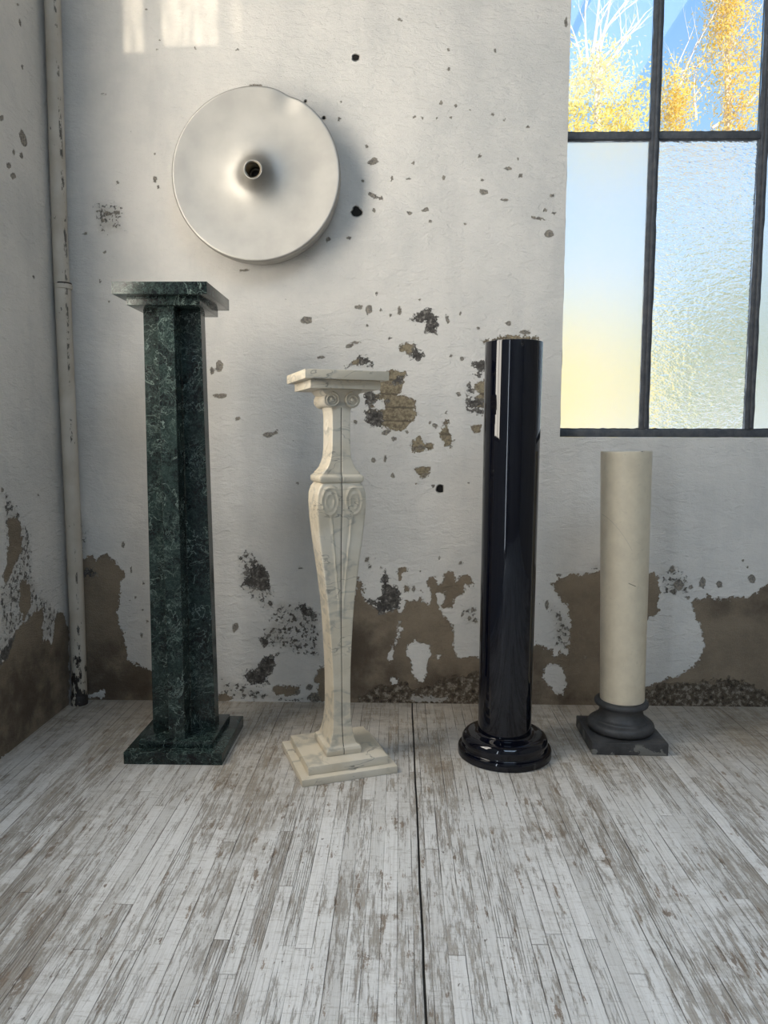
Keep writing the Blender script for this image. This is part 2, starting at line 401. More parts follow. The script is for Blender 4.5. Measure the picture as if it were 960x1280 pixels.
# ------------------------------------------------------------------ walls with their worn patches
def sdf_poly(px, pz, poly):
    poly = np.asarray(poly, float); d2 = np.full(px.shape, 1e9); inside = np.zeros(px.shape, bool)
    a = poly; b = np.roll(poly, -1, 0)
    for (ax, az), (bx, bz) in zip(a, b):
        ex, ez = bx-ax, bz-az; L = ex*ex+ez*ez + 1e-12
        t = np.clip(((px-ax)*ex + (pz-az)*ez)/L, 0, 1)
        d2 = np.minimum(d2, (px-ax-t*ex)**2 + (pz-az-t*ez)**2)
        c = ((az > pz) != (bz > pz)) & (px < (bx-ax)*(pz-az)/(bz-az+1e-12) + ax)
        inside ^= c
    d = np.sqrt(d2); return np.where(inside, d, -d)
class Wear:
    """named signed-distance layers over a wall: positive inside a worn patch"""
    def __init__(s, U, V, to_uv): s.U = U; s.V = V; s.to = to_uv; s.L = {}
    def layer(s, n): return s.L.setdefault(n, np.full(s.U.shape, -.06))
    def poly(s, name, o, sc, pts, hole=False):
        P = [s.to(o[0]+x/sc, o[1]+y/sc) for x, y in pts]; P = np.array(P)
        lo = P.min(0)-.06; hi = P.max(0)+.06
        m = (s.U > lo[0]) & (s.U < hi[0]) & (s.V > lo[1]) & (s.V < hi[1])
        if not m.any(): return
        d = np.clip(sdf_poly(s.U[m], s.V[m], P), -.06, .06); A = s.layer(name)
        A[m] = np.minimum(A[m], -d) if hole else np.maximum(A[m], d)
    def blob(s, name, px, py, w, h=None, ang=0, n=10):
        h = h or w; pts = []
        for k in range(n):
            a = 2*math.pi*k/n; r = .5*random.uniform(.75, 1.2)
            x, y = math.cos(a)*w*r, math.sin(a)*h*r
            pts.append((px + x*math.cos(ang) - y*math.sin(ang), py + x*math.sin(ang) + y*math.cos(ang)))
        s.poly(name, (0, 0), 1, pts)
def spaced(breaks):
    out = []
    for a, b, st in breaks:
        n = max(1, round((b-a)/st)); out += list(np.linspace(a, b, n+1)[:-1])
    return np.array(out + [breaks[-1][1]])
def wall_mesh(name, us, vs, holes, to3, attrs, mat, flip=False, reveal=None):
    nu, nv = len(us), len(vs)
    U, V = np.meshgrid(us, vs, indexing='ij')
    co = to3(U.ravel(), V.ravel())
    idx = np.arange(nu*nv).reshape(nu, nv)
    q = np.stack([idx[:-1, :-1], idx[1:, :-1], idx[1:, 1:], idx[:-1, 1:]], -1)
    uc = (us[:-1]+us[1:])/2; vc = (vs[:-1]+vs[1:])/2
    keep = np.ones((nu-1, nv-1), bool)
    for (u0, u1, v0, v1) in holes:
        keep &= ~(((uc > u0) & (uc < u1))[:, None] & ((vc > v0) & (vc < v1))[None, :])
    q = q[keep]
    if flip: q = q[:, ::-1]
    extra = []; ex_f = []
    base = len(co)
    if reveal:
        for (u0, u1, v0, v1) in holes:
            for a, b in (((u0, v0), (u1, v0)), ((u1, v0), (u1, v1)), ((u1, v1), (u0, v1)), ((u0, v1), (u0, v0))):
                pa, pb = to3(np.array([a[0], b[0]]), np.array([a[1], b[1]])); r = np.array(reveal)
                i = base+len(extra); extra += [pa, pb, pb+r, pa+r]; ex_f.append((i, i+1, i+2, i+3))
    if extra: co = np.vstack([co, np.array(extra)]); q = np.vstack([q, np.array(ex_f)])
    me = bpy.data.meshes.new(name)
    me.vertices.add(len(co)); me.vertices.foreach_set('co', co.astype(np.float32).ravel())
    me.loops.add(q.size); me.loops.foreach_set('vertex_index', q.astype(np.int32).ravel())
    me.polygons.add(len(q)); me.polygons.foreach_set('loop_start', np.arange(0, q.size, 4, dtype=np.int32))
    me.polygons.foreach_set('loop_total', np.full(len(q), 4, np.int32))
    me.update(calc_edges=True)
    for k, A in (attrs or {}).items():
        at = me.attributes.new(k, 'FLOAT', 'POINT'); d = np.full(len(co), -.06, np.float32); d[:nu*nv] = A.ravel(); at.data.foreach_set('value', d)
    me.validate()
    o = link(name, me, mat); o['kind'] = 'structure'; return o

CEIL = 3.7; REAR = -2.2; RIGHT = 2.9
WX0, WX1, WZ0, WZ1 = .4975, 1.76, .861, 2.66          # the window opening in the back wall
us = spaced([(WALL_X, WX0, .004), (WX0, 1.25, .004), (1.25, WX1, .0056), (WX1, RIGHT, .2)])
vs = spaced([(0, WZ0, .004), (WZ0, 2.2, .0042), (2.2, WZ1, .1), (WZ1, CEIL, .2)])
U, V = np.meshgrid(us, vs, indexing='ij')
def back_uv(px, py): p = at_y(px, py, WALL_Y); return p[0], p[2]
W = Wear(U, V, back_uv)
for n in ('sand', 'dark', 'chip', 'scuff', 'rubble', 'damp', 'ochre', 'hole'): W.layer(n)
# left corner patch
A = ((0, 0), 1)
W.poly('sand', *A, [(100, 732), (101, 705), (105, 697), (114, 694), (121, 702), (125, 694), (132, 691), (142, 699), (155, 716), (150, 730), (149, 750), (146, 767), (151, 785), (156, 800), (160, 825), (172, 831), (192, 839), (215, 848), (225, 876), (225, 884), (60, 884), (60, 740)])
W.poly('damp', *A, [(60, 800), (110, 806), (156, 800), (160, 826), (196, 842), (196, 884), (60, 884)])
W.poly('dark', *A, [(106, 712), (116, 710), (120, 716), (112, 722), (105, 719)])
W.poly('scuff', *A, [(100, 640), (108, 650), (112, 690), (100, 692)])
W.poly('sand', *A, [(104, 868), (130, 864), (133, 871), (104, 873)], hole=True)
for p in ((154, 681, 5, 9), (164, 712, 3, 9), (179, 729, 4, 4), (169, 747, 3, 4), (177, 794, 3, 6), (184, 777, 3, 4), (178, 762, 3, 3)): W.blob('chip', *p)
W.blob('sand', 282, 872, 18, 10)
# speckled grey patch between the green and the cream pedestal
B = ((260, 620), 4.364)
W.poly('dark', *B, [(185, 470), (215, 445), (232, 360), (262, 350), (300, 375), (330, 450), (350, 520), (300, 520), (255, 500), (210, 500)])
W.poly('scuff', *B, [(150, 300), (230, 290), (300, 340), (360, 520), (370, 620), (330, 640), (250, 570), (170, 520), (160, 450)])
W.poly('scuff', *B, [(370, 570), (500, 580), (610, 640), (620, 900), (560, 880), (500, 860), (420, 850), (280, 810), (270, 760), (330, 700)])
W.poly('dark', *B, [(500, 595), (530, 590), (600, 660), (560, 665), (510, 645)])
W.poly('dark', *B, [(278, 765), (325, 770), (330, 810), (310, 825), (285, 800)])
W.poly('dark', *B, [(190, 975), (260, 935), (320, 880), (385, 862), (380, 890), (335, 960), (330, 1015), (265, 1035), (215, 1015)])
W.poly('sand', *B, [(340, 1050), (420, 1035), (500, 1040), (490, 1085), (370, 1090)])
for p in ((372, 865, 8), (393, 872, 18, 11), (387, 859, 10, 8), (274, 458, 9, 14), (265, 465, 6, 8), (276, 495, 20, 7), (336, 543, 16, 7), (294, 784, 8, 12), (265, 463, 5, 8), (376, 640+70, 6, 2), (345, 541, 5, 4), (402, 447, 10, 4), (383, 400, 16, 9), (297, 523, 6, 5), (372, 604, 4, 3)): W.blob('chip', *p)
W.poly('sand', *B, [(580, 1000), (600, 950), (640, 920), (800, 900), (800, 1130), (570, 1120), (570, 1090), (600, 1080)])
W.poly('scuff', *B, [(60, 980), (180, 1010), (330, 1060), (480, 1100), (620, 1050), (620, 1130), (50, 1120)])
# the big brown patch behind the cream pedestal
Cc = ((440, 620), 4.57)
W.poly('sand', *Cc, [(-120, 760), (-30, 700), (10, 560), (22, 480), (50, 490), (66, 520), (60, 545), (80, 600), (140, 640), (200, 660), (262, 640), (300, 640), (310, 600), (370, 595), (395, 540), (405, 600), (440, 628), (455, 610), (440, 520), (425, 490), (440, 460), (480, 455), (490, 500), (515, 505), (520, 455), (560, 430), (585, 420), (600, 490), (610, 460), (650, 450), (690, 490), (690, 515), (650, 510), (630, 560), (590, 580), (570, 640), (520, 650), (515, 670), (550, 710), (570, 740), (575, 800), (580, 860), (600, 920), (640, 930), (700, 915), (760, 920), (780, 1220), (-120, 1220)])
W.poly('sand', *Cc, [(488, 560), (530, 545), (525, 590), (500, 650), (486, 600)], hole=True)
W.poly('sand', *Cc, [(262, 705), (300, 770), (275, 785), (240, 862), (216, 965), (203, 915), (240, 830), (262, 765)], hole=True)
W.poly('sand', *Cc, [(320, 845), (360, 825), (440, 850), (445, 900), (430, 950), (408, 1060), (380, 1065), (345, 1020), (335, 930), (305, 905)], hole=True)
W.poly('sand', *Cc, [(478, 908), (505, 908), (503, 935), (480, 932)], hole=True)
W.poly('sand', *Cc, [(222, 1050), (250, 1035), (272, 1065), (230, 1072)], hole=True)
W.poly('sand', *Cc, [(258, 640), (285, 635), (280, 668), (262, 668)], hole=True)
W.poly('sand', *Cc, [(345, 1152), (360, 1140), (450, 1150), (540, 1148), (546, 1176), (345, 1178)], hole=True)
W.poly('rubble', *Cc, [(345, 1152), (360, 1140), (450, 1150), (540, 1148), (546, 1176), (345, 1178)], hole=True)
W.poly('dark', *Cc, [(152, 600), (172, 540), (165, 470), (190, 440), (208, 470), (210, 500), (262, 528), (272, 600), (285, 625), (240, 645), (150, 675), (135, 630)])
W.poly('dark', *Cc, [(75, 595), (140, 590), (140, 625), (95, 615)])
W.poly('sand', *Cc, [(255, 420), (275, 403), (316, 418), (310, 440), (292, 450), (285, 492), (265, 495), (250, 450)])
W.poly('sand', *Cc, [(303, 508), (318, 508), (318, 545), (306, 545)])
W.poly('damp', *Cc, [(-120, 760), (30, 660), (240, 660), (262, 720), (200, 930), (300, 960), (360, 1060), (440, 960), (560, 960), (640, 1010), (740, 1000), (760, 1220), (-120, 1220)])
W.poly('rubble', *Cc, [(30, 1170), (80, 1125), (150, 1088), (300, 1078), (340, 1112), (430, 1097), (520, 1060), (760, 1000), (760, 1230), (30, 1230)])
W.poly('scuff', *Cc, [(620, 640), (720, 630), (730, 740), (640, 730)])
W.poly('scuff', *Cc, [(60, 340), (110, 350), (115, 420), (70, 400)])
for x, y, w, h in ((85, 360, 18, 22), (102, 406, 14, 14), (165, 411, 12, 10), (352, 530, 16, 34), (620, 382, 12, 18), (35, 468, 14, 14), (500, 355, 5, 20), (390, 432, 8, 8), (690, 650, 20, 26), (630, 680, 12, 24), (672, 700, 22, 22), (708, 718, 20, 8)): W.blob('chip', 440+x/4.57, 620+y/4.57, w/4.57+1, h/4.57+1)
# right-hand patches
D = ((640, 640), 3)
W.poly('sand', *D, [(150, 270), (175, 245), (230, 230), (290, 235), (335, 215), (345, 250), (345, 745), (20, 745), (20, 505), (75, 505), (95, 490), (120, 500), (150, 520), (160, 545), (185, 520), (205, 540), (215, 480), (220, 400), (205, 350), (175, 320)])
W.poly('sand', *D, [(115, 590), (150, 560), (185, 585), (205, 640), (190, 685), (150, 665), (120, 630)], hole=True)
W.poly('sand', *D, [(330, 225), (500, 232), (525, 222), (550, 235), (557, 290), (548, 350), (555, 375), (500, 412), (470, 440), (470, 745), (330, 745)])
W.poly('sand', *D, [(668, 335), (740, 315), (760, 330), (800, 330), (850, 315), (910, 310), (960, 265), (1120, 230), (1200, 330), (1340, 300), (1480, 420), (1560, 400), (1900, 420), (1900, 745), (470, 745), (470, 660), (530, 645), (580, 620), (640, 605), (680, 580), (720, 520), (715, 450), (690, 390)])
W.poly('damp', *D, [(750, 330), (850, 318), (960, 275), (1060, 250), (1060, 390), (900, 400), (750, 380)])
W.poly('damp', *D, [(20, 520), (80, 510), (130, 640), (250, 650), (340, 670), (340, 745), (20, 745)])
W.poly('rubble', *D, [(480, 690), (560, 645), (700, 640), (800, 630), (900, 655), (960, 690), (1300, 700), (1900, 690), (1900, 745), (470, 745)])
W.poly('scuff', *D, [(110, 330), (150, 330), (230, 440), (220, 520), (160, 500), (150, 410)])
W.poly('scuff', *D, [(550, 205), (620, 200), (670, 260), (665, 320), (590, 320), (560, 300)])
W.poly('scuff', *D, [(300, 190), (335, 170), (335, 225), (290, 225)])
for x, y, w, h, a in ((600, 215, 14, 26, 0), (625, 275, 44, 40, .3), (605, 300, 14, 20, 0), (715, 265, 22, 40, .1), (778, 270, 20, 26, 0), (900, 252, 28, 32, .3), (866, 183, 6, 8, 0), (882, 207, 6, 10, 0), (670, 283, 16, 14, 0), (175, 237, 18, 8, 0), (130, 350, 10, 30, 0), (180, 400, 12, 16, 0), (275, 545, 14, 8, 0), (660, 322, 12, 10, 0)): W.blob('chip', 640+x/3, 640+y/3, w/3+1, h/3+1, a)
# chips and black-painted holes of the middle of the wall
E_ = ((430, 350), 4.571)
W.poly('dark', *E_, [(388, 212), (440, 182), (480, 152), (502, 165), (508, 195), (540, 207), (535, 270), (525, 310), (490, 300), (462, 275), (465, 242), (412, 245)])
for nm in ('sand', 'ochre'):
    W.poly(nm, *E_, [(308, 370), (350, 363), (398, 375), (404, 418), (370, 422), (318, 408)])
    W.poly(nm, *E_, [(55, 462), (92, 450), (88, 482), (45, 492)])
    W.poly(nm, *E_, [(105, 670), (150, 640), (200, 640), (190, 600), (245, 520), (352, 513), (352, 570), (330, 610), (310, 655), (350, 665), (397, 690), (402, 740), (417, 765), (380, 810), (340, 862), (300, 872), (260, 852), (215, 838), (130, 812), (123, 750), (185, 735), (150, 715)])
    W.poly(nm, *E_, [(388, 925), (430, 893), (470, 935), (512, 940), (490, 975), (440, 982), (388, 980)])
    W.poly(nm, *E_, [(575, 830), (588, 760), (600, 860), (622, 910), (607, 957), (575, 952), (548, 880)])
    W.poly(nm, *E_, [(400, 1082), (440, 1068), (488, 1078), (488, 1122), (440, 1142), (413, 1162), (432, 1118)])
    W.poly(nm, *E_, [(735, 590), (830, 560), (830, 730), (720, 725), (760, 650)])
    W.poly(nm, *E_, [(735, 832), (770, 828), (776, 880), (745, 870)])
    W.poly(nm, *E_, [(768, 342), (850, 330), (905, 318), (1120, 320), (1120, 345), (900, 350), (830, 362)])
W.poly('sand', *E_, [(150, 705), (220, 690), (225, 725), (185, 738)], hole=True)
for pts in ([(392, 420), (410, 380), (452, 430), (430, 457), (385, 450)], [(88, 440), (130, 438), (172, 482), (130, 487), (90, 492)], [(10, 500), (62, 490), (40, 517)], [(105, 670), (150, 640), (215, 650), (210, 692), (130, 707)], [(123, 750), (215, 735), (232, 800), (218, 842), (130, 812)], [(265, 582), (300, 545), (352, 550), (330, 587), (280, 597)], [(220, 690), (262, 680), (250, 720), (225, 722)], [(722, 470), (835, 460), (835, 522), (770, 518)], [(728, 540), (790, 528), (780, 560), (740, 560)], [(705, 692), (735, 668), (795, 690), (780, 725), (712, 722)], [(705, 598), (728, 590), (735, 610), (712, 615)], [(705, 630), (735, 622), (735, 640)], [(712, 745), (790, 735), (800, 765), (740, 762)]): W.poly('dark', *E_, pts)
for x, y, w, h, a in ((86, 154, 45, 18, 0), (140, 172, 34, 50, .4), (318, 178, 16, 44, 0), (30, 378, 44, 18, -.4), (68, 358, 40, 10, 0), (590, 225, 18, 50, -.2), (185, 77, 12, 14, 0), (210, 172, 10, 10, 0), (265, 200, 8, 14, 0), (135, 260, 12, 12, 0), (665, 190, 12, 16, 0), (770, 277, 16, 14, 0), (610, 435, 12, 12, 0), (675, 450, 26, 20, 0), (655, 655, 22, 22, 0), (360, 870, 14, 14, -.6), (243, 872, 46, 26, -.4), (288, 908, 26, 24, 0), (278, 1118, 18, 28, 0), (236, 1020, 12, 34, 0), (170, 1030, 24, 24, 0), (940, 248, 28, 22, 0), (492, 815, 12, 12, 0), (520, 830, 24, 30, .5), (440, 955, 40, 24, 0), (400, 965, 18, 24, 0), (460, 1118, 36, 22, -.5), (712, 1160, 8, 8, 0), (260, 333, 20, 8, 0), (432, 112, 7, 7, 0), (508, 1175, 14, 10, .6), (65, 810, 18, 22, 0), (1040, 300, 60, 20, 0), (1075, 850, 14, 14, 0), (1110, 1010, 18, 30, 0)): W.blob('chip', 430+x/4.571, 350+y/4.571, w/4.571+1.2, h/4.571+1.2, a)
F_ = 2.824
for x, y, w, h, a in ((244, 570, 34, 20, -.4), (245, 690, 42, 14, .5), (272, 700, 14, 10, 0), (247, 742, 12, 14, 0), (430, 740, 30, 13, -.4), (372, 752, 18, 12, .4), (485, 363, 10, 16, 0), (537, 375, 12, 9, .5), (388, 413, 8, 9, 0), (418, 418, 8, 8, 0), (470, 417, 6, 6, 0), (517, 416, 6, 6, 0), (667, 404, 9, 9, 0), (708, 421, 7, 7, 0), (790, 447, 9, 9, 0), (387, 575, 9, 9, 0), (494, 627, 8, 12, 0), (629, 637, 9, 9, 0), (635, 677, 34, 18, .2), (720, 595, 30, 9, -.1), (708, 706, 28, 6, .1), (822, 770, 54, 7, .2), (862, 824, 34, 24, 0), (130, 358, 7, 7, 0), (70, 412, 7, 7, 0), (124, 420, 8, 12, 0), (222, 516, 10, 8, 0), (765, 620, 13, 13, 0), (570, 790, 8, 8, 0), (310, 630, 6, 26, 0), (370, 632, 14, 5, 0), (510, 175, 7, 7, 0), (512, 243, 8, 10, 0), (875, 690, 12, 9, 0), (85, 845, 18, 16, 0), (340, 70, 16, 5, .3), (850, 742, 14, 8, 0), (882, 752, 14, 8, 0), (675, 180, 5, 14, 0), (620, 550, 10, 12, 0), (755, 560, 7, 7, 0), (208, 638, 7, 7, 0), (925, 80, 10, 30, 0), (588, 386, 5, 5, 0), (445, 780, 12, 7, 0), (160, 840, 18, 10, 0)): W.blob('chip', 380+x/F_, y/F_, w/F_+.8, h/F_+.8, a)
for x, y, w, h in ((134, 267, 12, 6), (128, 276, 5, 5), (122, 264, 8, 2), (146, 266, 8, 5), (194, 224, 5, 8), (198, 234, 3, 6), (106, 292, 5, 3), (131, 315, 4, 4), (200, 50, 3, 3), (196, 62, 3, 3), (164, 165, 3, 3), (193, 192, 3, 3), (147, 228, 3, 5), (228, 147, 3, 3), (183, 12, 4, 2), (244, 60, 3, 4), (297, 62, 4, 3), (320, 107, 16, 3), (305, 338, 14, 3), (130, 118, 9, 2), (125, 352, 4, 5), (136, 377, 3, 3)): W.blob('chip', x, y, w, h)
W.poly('scuff', *A, [(117, 250), (150, 255), (158, 290), (120, 295)])
for x, y, r in ((444.8, 72, 4.2), (446, 265, 6.5), (550.5, 611, 4.6), (405, 148, 2.0), (382, 127, 1.6)): W.blob('hole', x, y, r*2, r*2, n=14)
fin = U < 1.25
wall_mesh('wall_back', us, vs, [(WX0, WX1, WZ0, WZ1)], lambda u, v: np.stack([u, np.full_like(u, WALL_Y), v], 1), W.L, M['plaster'], reveal=(0, .14, 0))

# left wall: a window near the photographer's side and a tall glazed door further back
LW = (1.04, 1.72, .92, 2.75); LD = (-1.15, -.80, .05, 2.55)
us = spaced([(REAR, LD[0], .2), (LD[0], LD[1], .1), (LD[1], LW[0], .2), (LW[0], LW[1], .1), (LW[1], WALL_Y, .005)])
vs = spaced([(0, LD[2], .05), (LD[2], LW[2], .006), (LW[2], 2.25, .006), (2.25, LW[3], .1), (LW[3], CEIL, .2)])
U, V = np.meshgrid(us, vs, indexing='ij')
def left_uv(px, py): p = at_x(px, py, WALL_X); return p[1], p[2]
W = Wear(U, V, left_uv)
for n in ('sand', 'dark', 'chip', 'scuff', 'rubble', 'damp', 'ochre', 'hole'): W.layer(n)
Q = ((0, 640), 4); Q2 = ((0, 560), 6.4)
W.poly('sand', *Q, [(-60, 800), (0, 760), (40, 700), (60, 620), (110, 560), (140, 540), (170, 500), (215, 480), (215, 640), (262, 650), (280, 500), (320, 510), (345, 600), (345, 1000), (0, 1240), (-60, 1300)])
W.poly('sand', *Q2, [(60, 560), (105, 540), (170, 640), (180, 760), (150, 900), (90, 1000), (35, 1090), (22, 1030), (60, 880), (65, 700)])
W.poly('sand', *Q, [(100, 330), (150, 360), (155, 480), (120, 540), (95, 500)])
W.poly('scuff', *Q2, [(0, 330), (80, 380), (140, 480), (250, 700), (260, 1000), (340, 1200), (300, 1280), (0, 1280), (0, 1100), (60, 1000), (40, 700)])
W.poly('scuff', *Q, [(0, 440), (120, 300), (210, 400), (320, 540), (330, 640), (220, 640), (130, 560), (60, 640), (0, 760)])
W.poly('damp', *Q, [(-60, 900), (60, 740), (330, 620), (345, 1000), (0, 1240), (-60, 1300)])
W.poly('dark', *Q, [(0, 690), (40, 650), (70, 620), (60, 690), (20, 750), (0, 760)])
for x, y, w, h, a in ((29, 172, 9, 22, -.35), (17, 220, 9, 8, 0), (27, 195, 5, 8, 0), (2, 147, 6, 8, 0), (25, 28, 3, 10, -.3), (11, 207, 6, 9, 0), (17, 190, 3, 8, 0), (22, 6, 3, 4, 0), (28, 84, 3, 6, 0), (42, 346, 3, 4, 0), (3, 612, 4, 6, 0), (48, 618, 3, 3, 0)): W.blob('chip', x, y, w, h, a)
wall_mesh('wall_left', us, vs, [LW, LD], lambda u, v: np.stack([np.full_like(u, WALL_X), u, v], 1), W.L, M['plaster'], flip=True, reveal=(-.16, 0, 0))

# rear wall with a high transom that lets the sun in, right wall, ceiling, floor
SUN_D = np.array([-.10, 1., -.231])
kx = SUN_D[0]/SUN_D[1]*(WALL_Y-REAR); kz = SUN_D[2]*(WALL_Y-REAR)
pa = at_y(155, 66, WALL_Y); pb = at_y(181, 66, WALL_Y); pc = at_y(203, 57, WALL_Y); pd_ = at_y(273, 57, WALL_Y); pe = at_y(291, 50, WALL_Y); pf = at_y(303, 50, WALL_Y)
RH = [(p[0]-kx, q[0]-kx, p[2]-kz, CEIL-.12) for p, q in ((pa, pb), (pc, pd_), (pe, pf))]
bu = sorted({REAR*0+WALL_X, RIGHT} | {v for h in RH for v in h[:2]}); bv = sorted({0., CEIL} | {v for h in RH for v in h[2:]})
wall_mesh('wall_rear', np.array(bu), np.array(bv), RH, lambda u, v: np.stack([u, np.full_like(u, REAR), v], 1), None, M['plain'], flip=True, reveal=(0, -.02, 0))
def quad(name, pts, mat):
    me = bpy.data.meshes.new(name); me.from_pydata(pts, [], [(0, 1, 2, 3)]); o = link(name, me, mat); o['kind'] = 'structure'; return o
quad('wall_right', [(RIGHT, REAR, 0), (RIGHT, REAR, CEIL), (RIGHT, WALL_Y, CEIL), (RIGHT, WALL_Y, 0)], M['plain'])
SK = (-.2, 1.9, -1.9, -.1)
wall_mesh('ceiling', np.array([WALL_X, SK[0], SK[1], RIGHT]), np.array([REAR, SK[2], SK[3], WALL_Y]), [SK], lambda u, v: np.stack([u, v, np.full_like(u, CEIL)], 1), None, M['plain'], flip=True, reveal=(0, 0, .1))
quad('floor', [(WALL_X, REAR, 0), (RIGHT, REAR, 0), (RIGHT, WALL_Y, 0), (WALL_X, WALL_Y, 0)], M['floor'])

# ------------------------------------------------------------------ windows
def bar(name, parent, x0, x1, y0, y1, z0, z1, mat=None, bev=.003):
    return slab(name, mat or M['iron'], parent, x0, x1, y0, y1, z0, z1, bev)
def window_back():
    w = empty('window_1', ((WX0+WX1)/2, WALL_Y+.03, WZ0), kind='structure')
    ox, oz = (WX0+WX1)/2, WZ0; y0, y1 = 0, .03; hw = (WX1-WX0)/2
    xs = [-hw-.012, .768-ox, 1.097-ox, 1.427-ox, hw+.012]
    zs = [0.0, 1.762-oz+.010, WZ1-oz]
    bar('bottom_rail', w, -hw+.001, hw-.001, y0, y1, .0005, .0245)
    bar('top_rail', w, -hw+.001, hw-.001, y0, y1, zs[2]-.03, zs[2]-.0005)
    bar('stile', w, -hw+.0005, -hw+.004, y0+.004, y1, .026, zs[2]-.03, bev=.0008)
    bar('stile', w, hw-.03, hw-.0005, y0, y1, .026, zs[2]-.03)
    for x in xs[1:4]:
        b = bar('mullion', w, x-.0115, x+.0115, y0, y1, .0248, zs[2]-.03)
        bar('mullion_rib', b, x-.004, x+.004, y0-.012, y0-.0002, .03, zs[2]-.034, bev=.002)
    edges = [-hw+.004] + xs[1:4] + [hw-.03]
    for i in range(4):
        a = edges[i] + (.012 if i else .0005); b = edges[i+1] - (.012 if i < 3 else .0005)
        t = bar('transom', w, a, b, y0, y1, zs[1]-.0105, zs[1]+.0105)
        for (z0, z1, up) in ((.025, zs[1]-.0112, False), (zs[1]+.0112, zs[2]-.031, True)):
            m = M['clear'] if up else (M['frost'] if i in (0, 2) else M['ripple'])
            p = MB(); p.box(a+.001, b-.001, y0+.012, y0+.016, z0+.001, z1-.001)
            o = p.build('clear_pane' if up else 'frosted_pane', m, w)
            # uneven bead of putty around each pane
            pu = MB(); k = 26
            for (xa, za, xb, zb) in ((a, z0, b, z0), (a, z1, b, z1), (a, z0, a, z1), (b, z0, b, z1)):
                pts = [(xa+(xb-xa)*q/k, y0+.008, za+(zb-za)*q/k) for q in range(k+1)]
                pu.tube(pts, [random.uniform(.0022, .0046) for _ in pts], 6)
            pu.build('putty', M['iron'], o)
    return w
window_back()
def window_left():
    w = empty('window_2', (WALL_X-.05, 0, 0), kind='structure')
    y0, y1, z0, z1 = LW
    for (a, b, c, d, n) in ((y0, y1, z0, z0+.03, 'bottom_rail'), (y0, y1, z1-.03, z1, 'top_rail'), (y0, y0+.03, z0+.03, z1-.03, 'stile'), (y1-.03, y1, z0+.03, z1-.03, 'stile'), (1.365, 1.395, z0+.03, z1-.03, 'mullion'), (y0+.03, 1.365, 1.75, 1.78, 'transom'), (1.395, y1-.03, 1.75, 1.78, 'transom')):
        bar(n, w, 0, .03, a, b, c, d)
    d = empty('door_1', (WALL_X-.05, 0, 0), kind='structure')
    y0, y1, z0, z1 = LD
    for (a, b, c, e, n) in ((y0, y1, z0, z0+.05, 'bottom_rail'), (y0, y1, z1-.05, z1, 'top_rail'), (y0, y0+.035, z0+.05, z1-.05, 'stile'), (y1-.035, y1, z0+.05, z1-.05, 'stile')):
        bar(n, d, 0, .03, a, b, c, e)
    r = empty('window_3', (0, REAR-.01, 0), kind='structure')
    for k, h in enumerate(RH):
        p = MB(); p.box(h[0], h[1], -.004, 0, h[2], h[3]); p.build('reeded_pane', M['dimpane'] if k == 2 else M['sunpane'], r)
    sk = empty('window_4', ((SK[0]+SK[1])/2, (SK[2]+SK[3])/2, CEIL), kind='structure')
    hx, hy = (SK[1]-SK[0])/2, (SK[3]-SK[2])/2
    for x in (-hx+.02, -hx/3, hx/3, hx-.02): bar('skylight_bar', sk, x-.02, x+.02, -hy+.001, hy-.001, -.02, .012)
    p = MB(); p.box(-hx, hx, -hy, hy, .05, .056); p.build('frosted_pane', M['frost'], sk)
    for wdw, (y0, y1, z0, z1) in ((w, LW), (d, LD)):
        p = MB(); p.box(-.06, -.055, y0, y1, z0, z1); p.build('frosted_pane', M['frost'], wdw)
window_left()

# ------------------------------------------------------------------ wall lamp
def wall_lamp():
    c = at_y(319.5, 218, WALL_Y-.08)
    t = empty('disc_wall_lamp', (c[0], WALL_Y-.001, c[2]), label='round spun aluminium disc wall lamp with a bare socket', cat='wall lamp')
    k = .2495/.262; da = math.radians(66)
    def dent(r, h, a):
        g = math.exp(-((a-da)/.13)**2)*max(0, (r/k-.19)/.07); g2 = math.exp(-((a-da+.22)/.10)**2)*max(0, (r/k-.20)/.06)
        return r - .0050*g - .001*g2, h - .005*g + .0015*g2
    prof = [(.250, 0), (.256, .012), (.2605, .04), (.262, .068), (.2618, .0745), (.2600, .0785), (.2570, .0800), (.2535, .0796)]
    ks = [(.2535, .0796), (.235, .0772), (.21, .0738), (.18, .0705), (.15, .0685), (.125, .0678), (.10, .0685), (.078, .0715), (.060, .0780), (.048, .0865), (.0395, .0960), (.0340, .1050), (.0308, .1130), (.0285, .1190), (.0265, .1200), (.0250, .1190)]
    # smooth the dish between its stations
    dish = []
    for i in range(len(ks)-1):
        p0, p1, p2, p3 = ks[max(i-1, 0)], ks[i], ks[i+1], ks[min(i+2, len(ks)-1)]
        for q in range(4):
            u = q/4
            dish.append(tuple(.5*((2*p1[j]) + (-p0[j]+p2[j])*u + (2*p0[j]-5*p1[j]+4*p2[j]-p3[j])*u*u + (-p0[j]+3*p1[j]-3*p2[j]+p3[j])*u**3) for j in (0, 1)))
    dish.append(ks[-1])
    b = MB(); b.lathe([(r*k, h) for r, h in prof + dish[1:]], 160, True, False, 'y', dent)
    b.build('reflector', M['alu'], t, 50)
    s = MB(); pr = [(.0243, .1188), (.0236, .1195), (.0222, .1190)]
    for q in range(8): pr += [(.0222, .116-.005*q), (.0206, .1135-.005*q)]
    pr += [(.0206, .069), (.004, .068)]
    s.lathe([(r*k, h) for r, h in pr], 40, False, True, 'y'); so = s.build('lamp_socket', M['brass'], t, 40)
    u = MB(); u.lathe([(.013, .0682), (.013, .075), (.009, .078), (.003, .0785)], 24, True, True, 'y'); u.build('contact_base', M['dark'], so, 40)
wall_lamp()

